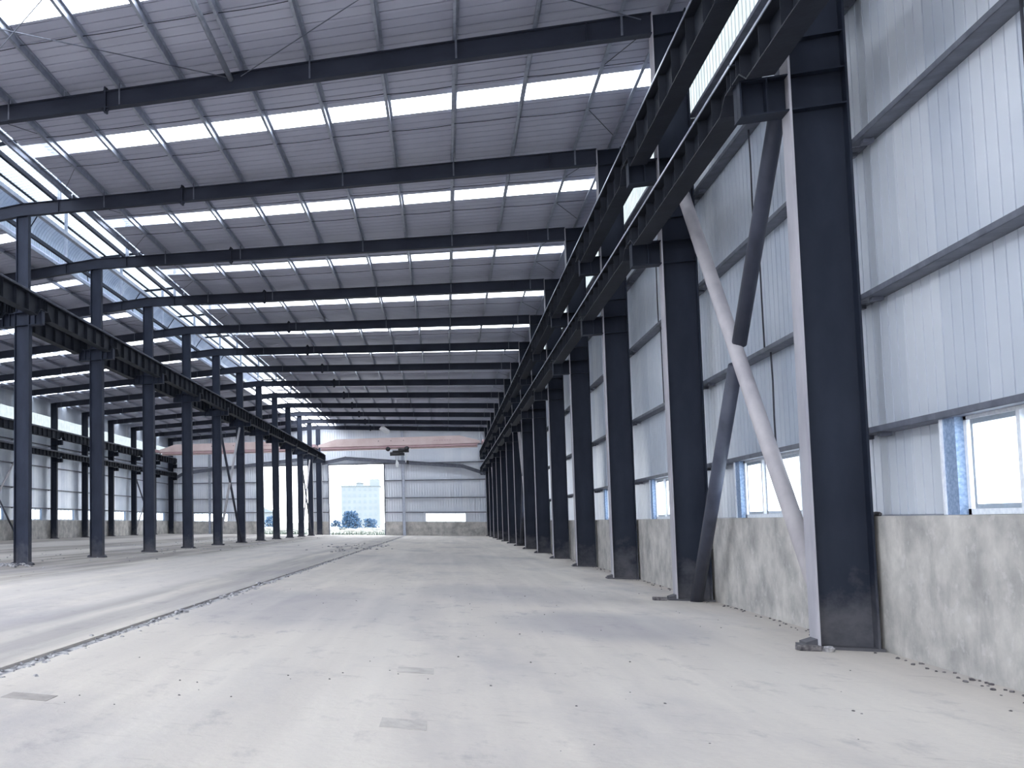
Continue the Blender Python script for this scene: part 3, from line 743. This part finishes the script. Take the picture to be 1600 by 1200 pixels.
# ------------------------------------------------------------------ floor bits
def brick(x, y, rz, label):
    o = MB().box(-.12, .12, -.06, .06, 0, .07); o = o.build('brick', M['brick']); o.location = (x, y, 0); o.rotation_euler = (0, 0, rz)
    bv = o.modifiers.new('round', 'BEVEL'); bv.width = .012; bv.segments = 2
    tag(o, label, 'brick', 'bricks at the right column feet')
brick(4.12, 14.70, .15, 'dusty dark brick lying at the foot of the first right column')
brick(3.98, 22.80, .1, 'dark brick lying at the foot of the second right column')
o = MB().lump((0, 0, .03), .07, .05, .045, random.Random(5)).build('stone', M['rubble']); o.location = (4.31, 14.66, 0); tag(o, 'pale stone touching the brick at the first right column', 'stone')
o = MB().lump((0, 0, .02), .05, .12, .035, random.Random(9)).build('mortar_lump', M['brick']); o.location = (5.04, 15.25, 1.69); tag(o, 'dark mortar lump on the ledge beside the first right column', 'lump')
def patch(x0, x1, y0, y1, mat, label):
    o = MB().box(x0, x1, y0, y1, 0, .004).build('floor_patch', mat); tag(o, label, 'patch')
patch(-.52, -.18, 7.85, 8.22, M['patch'], 'small square mortar patch in the foreground floor')
patch(-.52, -.16, 10.75, 11.15, M['patch'], 'small square mortar patch farther out on the open floor')
patch(-3.75, -3.30, 7.72, 8.0, M['patch_dark'], 'dark rectangular mortar patch at the left foreground')
rr = random.Random(11)
mb = MB()
for i in range(420):
    y = 7.5 + 90 * rr.random()**1.6; s = (.008 + .018*rr.random()) * (1.5 if 15 < y < 28 else 1)
    mb.lump((GX1 + rr.gauss(-.05, .09), y, -.01 + s*.4), s*1.5, s*1.5, s, rr, 5, 4)
for i in range(60): 
    s = .02 + .03*rr.random(); mb.lump((-5.5 + rr.gauss(0, 1.2), 62 + rr.gauss(0, 6), s*.4), s*2, s*2, s, rr, 5, 4)
o = mb.build('rubble', M['rubble']); tag(o, 'crumbled rubble strewn along the long floor joint', 'rubble', None, 'stuff')
mb = MB()
for i in range(300):
    y = 8 + 60*rr.random()**1.5; s = .006 + .012*rr.random()
    mb.lump((4.92 - abs(rr.gauss(0, .12)), y, s*.4), s*1.5, s*1.5, s, rr, 5, 4)
for i in range(110):
    s = .003 + .006*rr.random(); mb.lump((-3.5 + 8*rr.random(), 7 + 22*rr.random(), s*.3), s*1.4, s*1.4, s, rr, 5, 4)
o = mb.build('debris', M['brick']); tag(o, 'small crumbs of debris along the right wall and floor', 'debris', None, 'stuff')
mb = MB()
for i in range(60):
    s = .02 + .05*rr.random(); mb.lump((-14.6 + rr.gauss(0, .5), YK(3) + rr.gauss(-.5, .5), s*.4), s*1.8, s*1.8, s, rr, 5, 4)
for i in range(250):
    s = .012 + .02*rr.random(); mb.lump((-11.2 - 9*rr.random(), 22 + 80*rr.random(), s*.3), s*1.8, s*1.8, s, rr, 5, 4)
o = mb.build('rubble', M['rubble']); tag(o, 'loose rubble around the feet of the middle columns', 'rubble', None, 'stuff')

# ------------------------------------------------------------------ outside
root = empty('office_block', (-35.8, 450, 0)); hw = 8.3
MB().box(-hw, hw, 0, 14, -.1, 17.9).build('body', M['bldg'], root)
MB().box(-hw - .3, hw + .3, -.3, 14.3, 17.9, 18.3).build('parapet', M['bldg_win'], root)
MB().box(hw - 4.2, hw, 2, 8, 18.3, 21.2).build('stair_tower', M['bldg'], root); MB().box(-1.8, 1.2, 2, 6, 18.3, 19.4).build('plant_room', M['bldg'], root)
MB().prism([(-2.2, 19.4), (1.6, 19.4), (-.5, 20.0)], 1.7, 6.2, 'y').build('plant_roof', M['bldg'], root)
for r_ in range(6):
    for c_ in range(7):
        x = -hw + 1.3 + c_*2.28
        MB().box(x - .5, x + .5, -.06, .05, 2.3 + r_*2.85 - .7, 2.3 + r_*2.85 + .6).build('window', M['bldg_win'], root)
tag(root, 'pale six storey office block seen through the right doorway', 'building')
root = empty('low_house', (-54, 300, 0)); MB().box(-4, 4, 0, 8, 0, 4.6).build('walls', M['bldg'], root)
MB().prism([(-4.5, 4.6), (4.5, 4.6), (0, 6.4)], -.5, 8.5, 'y').build('roof', M['bldg_win'], root)
for x in (-2.4, 0, 2.4): MB().box(x - .5, x + .5, -.06, .04, 1.6, 3.0).build('window', M['leaf'], root)
tag(root, 'small pale house far off, seen through the left doorway', 'house')
def bush(x, y, r, h, label, seed, n=900):
    rn = random.Random(seed); root = empty('leafy_bush', (x, y, -.05)); mb = MB()
    for i in range(n):
        a = rn.random()*2*math.pi; t = rn.random(); q = r*math.sqrt(rn.random())*(1.15 - .6*t); z = h*(.12 + .88*t)
        c = Vector((q*math.cos(a), q*math.sin(a)*.8, z)); d = Vector((rn.gauss(0, 1), rn.gauss(0, 1), rn.gauss(.3, .7))).normalized(); e = d.orthogonal().normalized()
        l = .22 + .3*rn.random(); w = l*.28
        mb.add([c, c + d*l*.5 + e*w, c + d*l, c + d*l*.5 - e*w], [(0, 1, 2, 3)])
    o = mb.build('foliage', M['leaf'], root); tr = MB()
    for i in range(7):
        a = i*.9; tr.tube((.1*math.cos(a), .1*math.sin(a), 0), (r*.6*math.cos(a), r*.5*math.sin(a), h*.7), .07, 6, .03)
    tr.build('stems', M['bark'], root); tag(root, label, 'bush')
bush(-16.0, 180, 1.9, 3.4, 'dark bush with blue haze in its colour, in front of the office block', 3, 1300)
bush(-19.6, 190, 1.2, 1.9, 'low dark bush left of the large bush, through the right doorway', 4, 350)
bush(-13.0, 185, 1.6, 2.1, 'low dark bush right of the large bush, through the right doorway', 6, 450)
bush(-30.5, 180, 1.3, 2.6, 'dark bush seen through the left doorway', 8, 350)
rn = random.Random(21); mb = MB()
for i in range(2600):
    x = -32 + 40*rn.random(); y = 120.6 + 7*rn.random(); hgt = .12 + .4*rn.random(); a = rn.random()*6.28
    c, s = math.cos(a)*.05, math.sin(a)*.05
    mb.add([(x - c, y - s, -.05), (x + c, y + s, -.05), (x + rn.gauss(0, .12), y + rn.gauss(0, .12), hgt)], [(0, 1, 2)])
o = mb.build('weeds', M['weeds']); tag(o, 'low pale weeds growing outside the far doorways', 'weeds', None, 'stuff')
mb = MB()
for i in range(90):
    s = .25 + .6*rn.random(); mb.lump((-34 + 32*rn.random(), 140 + 45*rn.random(), s*.2), s*1.6, s*1.4, s*.7, rn, 7, 5)
o = mb.build('rubble', M['ground']); tag(o, 'pale rubble heaps on the open ground outside', 'rubble', None, 'stuff')

# ------------------------------------------------------------------ world, camera, view
w = bpy.data.worlds.new('overcast_sky'); SC.world = w; w.use_nodes = True
nt = w.node_tree; bg = nt.nodes['Background']
tc = N(nt, 'ShaderNodeTexCoord'); sp = N(nt, 'ShaderNodeSeparateXYZ'); L(nt, tc.outputs['Generated'], sp.inputs[0])
mr = N(nt, 'ShaderNodeMapRange'); mr.inputs[1].default_value = 0; mr.inputs[2].default_value = .6; L(nt, sp.outputs[2], mr.inputs[0])
L(nt, mix_rgb(nt, mr.outputs[0], (.93, .96, 1.0, 1), (.88, .94, 1.0, 1)), bg.inputs[0]); bg.inputs[1].default_value = 8.0

cam = bpy.data.cameras.new('camera'); co = bpy.data.objects.new('camera', cam); COL.objects.link(co); SC.camera = co
F, CX, CYP, YAW, PITCH, ROLL = 1451.3671, 55.2965, 716.0312, .4156, .0676, .0021
cam.sensor_fit = 'HORIZONTAL'; cam.sensor_width = 36; cam.lens = F / 1600 * 36
cam.shift_x = (800 - CX) / 1600; cam.shift_y = (CYP - 600) / 1600
cam.clip_end = 3000; cam.clip_start = .05
co.location = (0, 0, 1.6)
co.rotation_mode = 'QUATERNION'
co.rotation_quaternion = (Matrix.Rotation(YAW, 3, 'Z') @ Matrix.Rotation(math.pi/2 + PITCH, 3, 'X') @ Matrix.Rotation(ROLL, 3, 'Z')).to_quaternion()
SC.view_settings.view_transform = 'Standard'; SC.view_settings.look = 'None'
SC.view_settings.gamma = 1; SC.view_settings.exposure = .20; SC.view_settings.use_curve_mapping = False
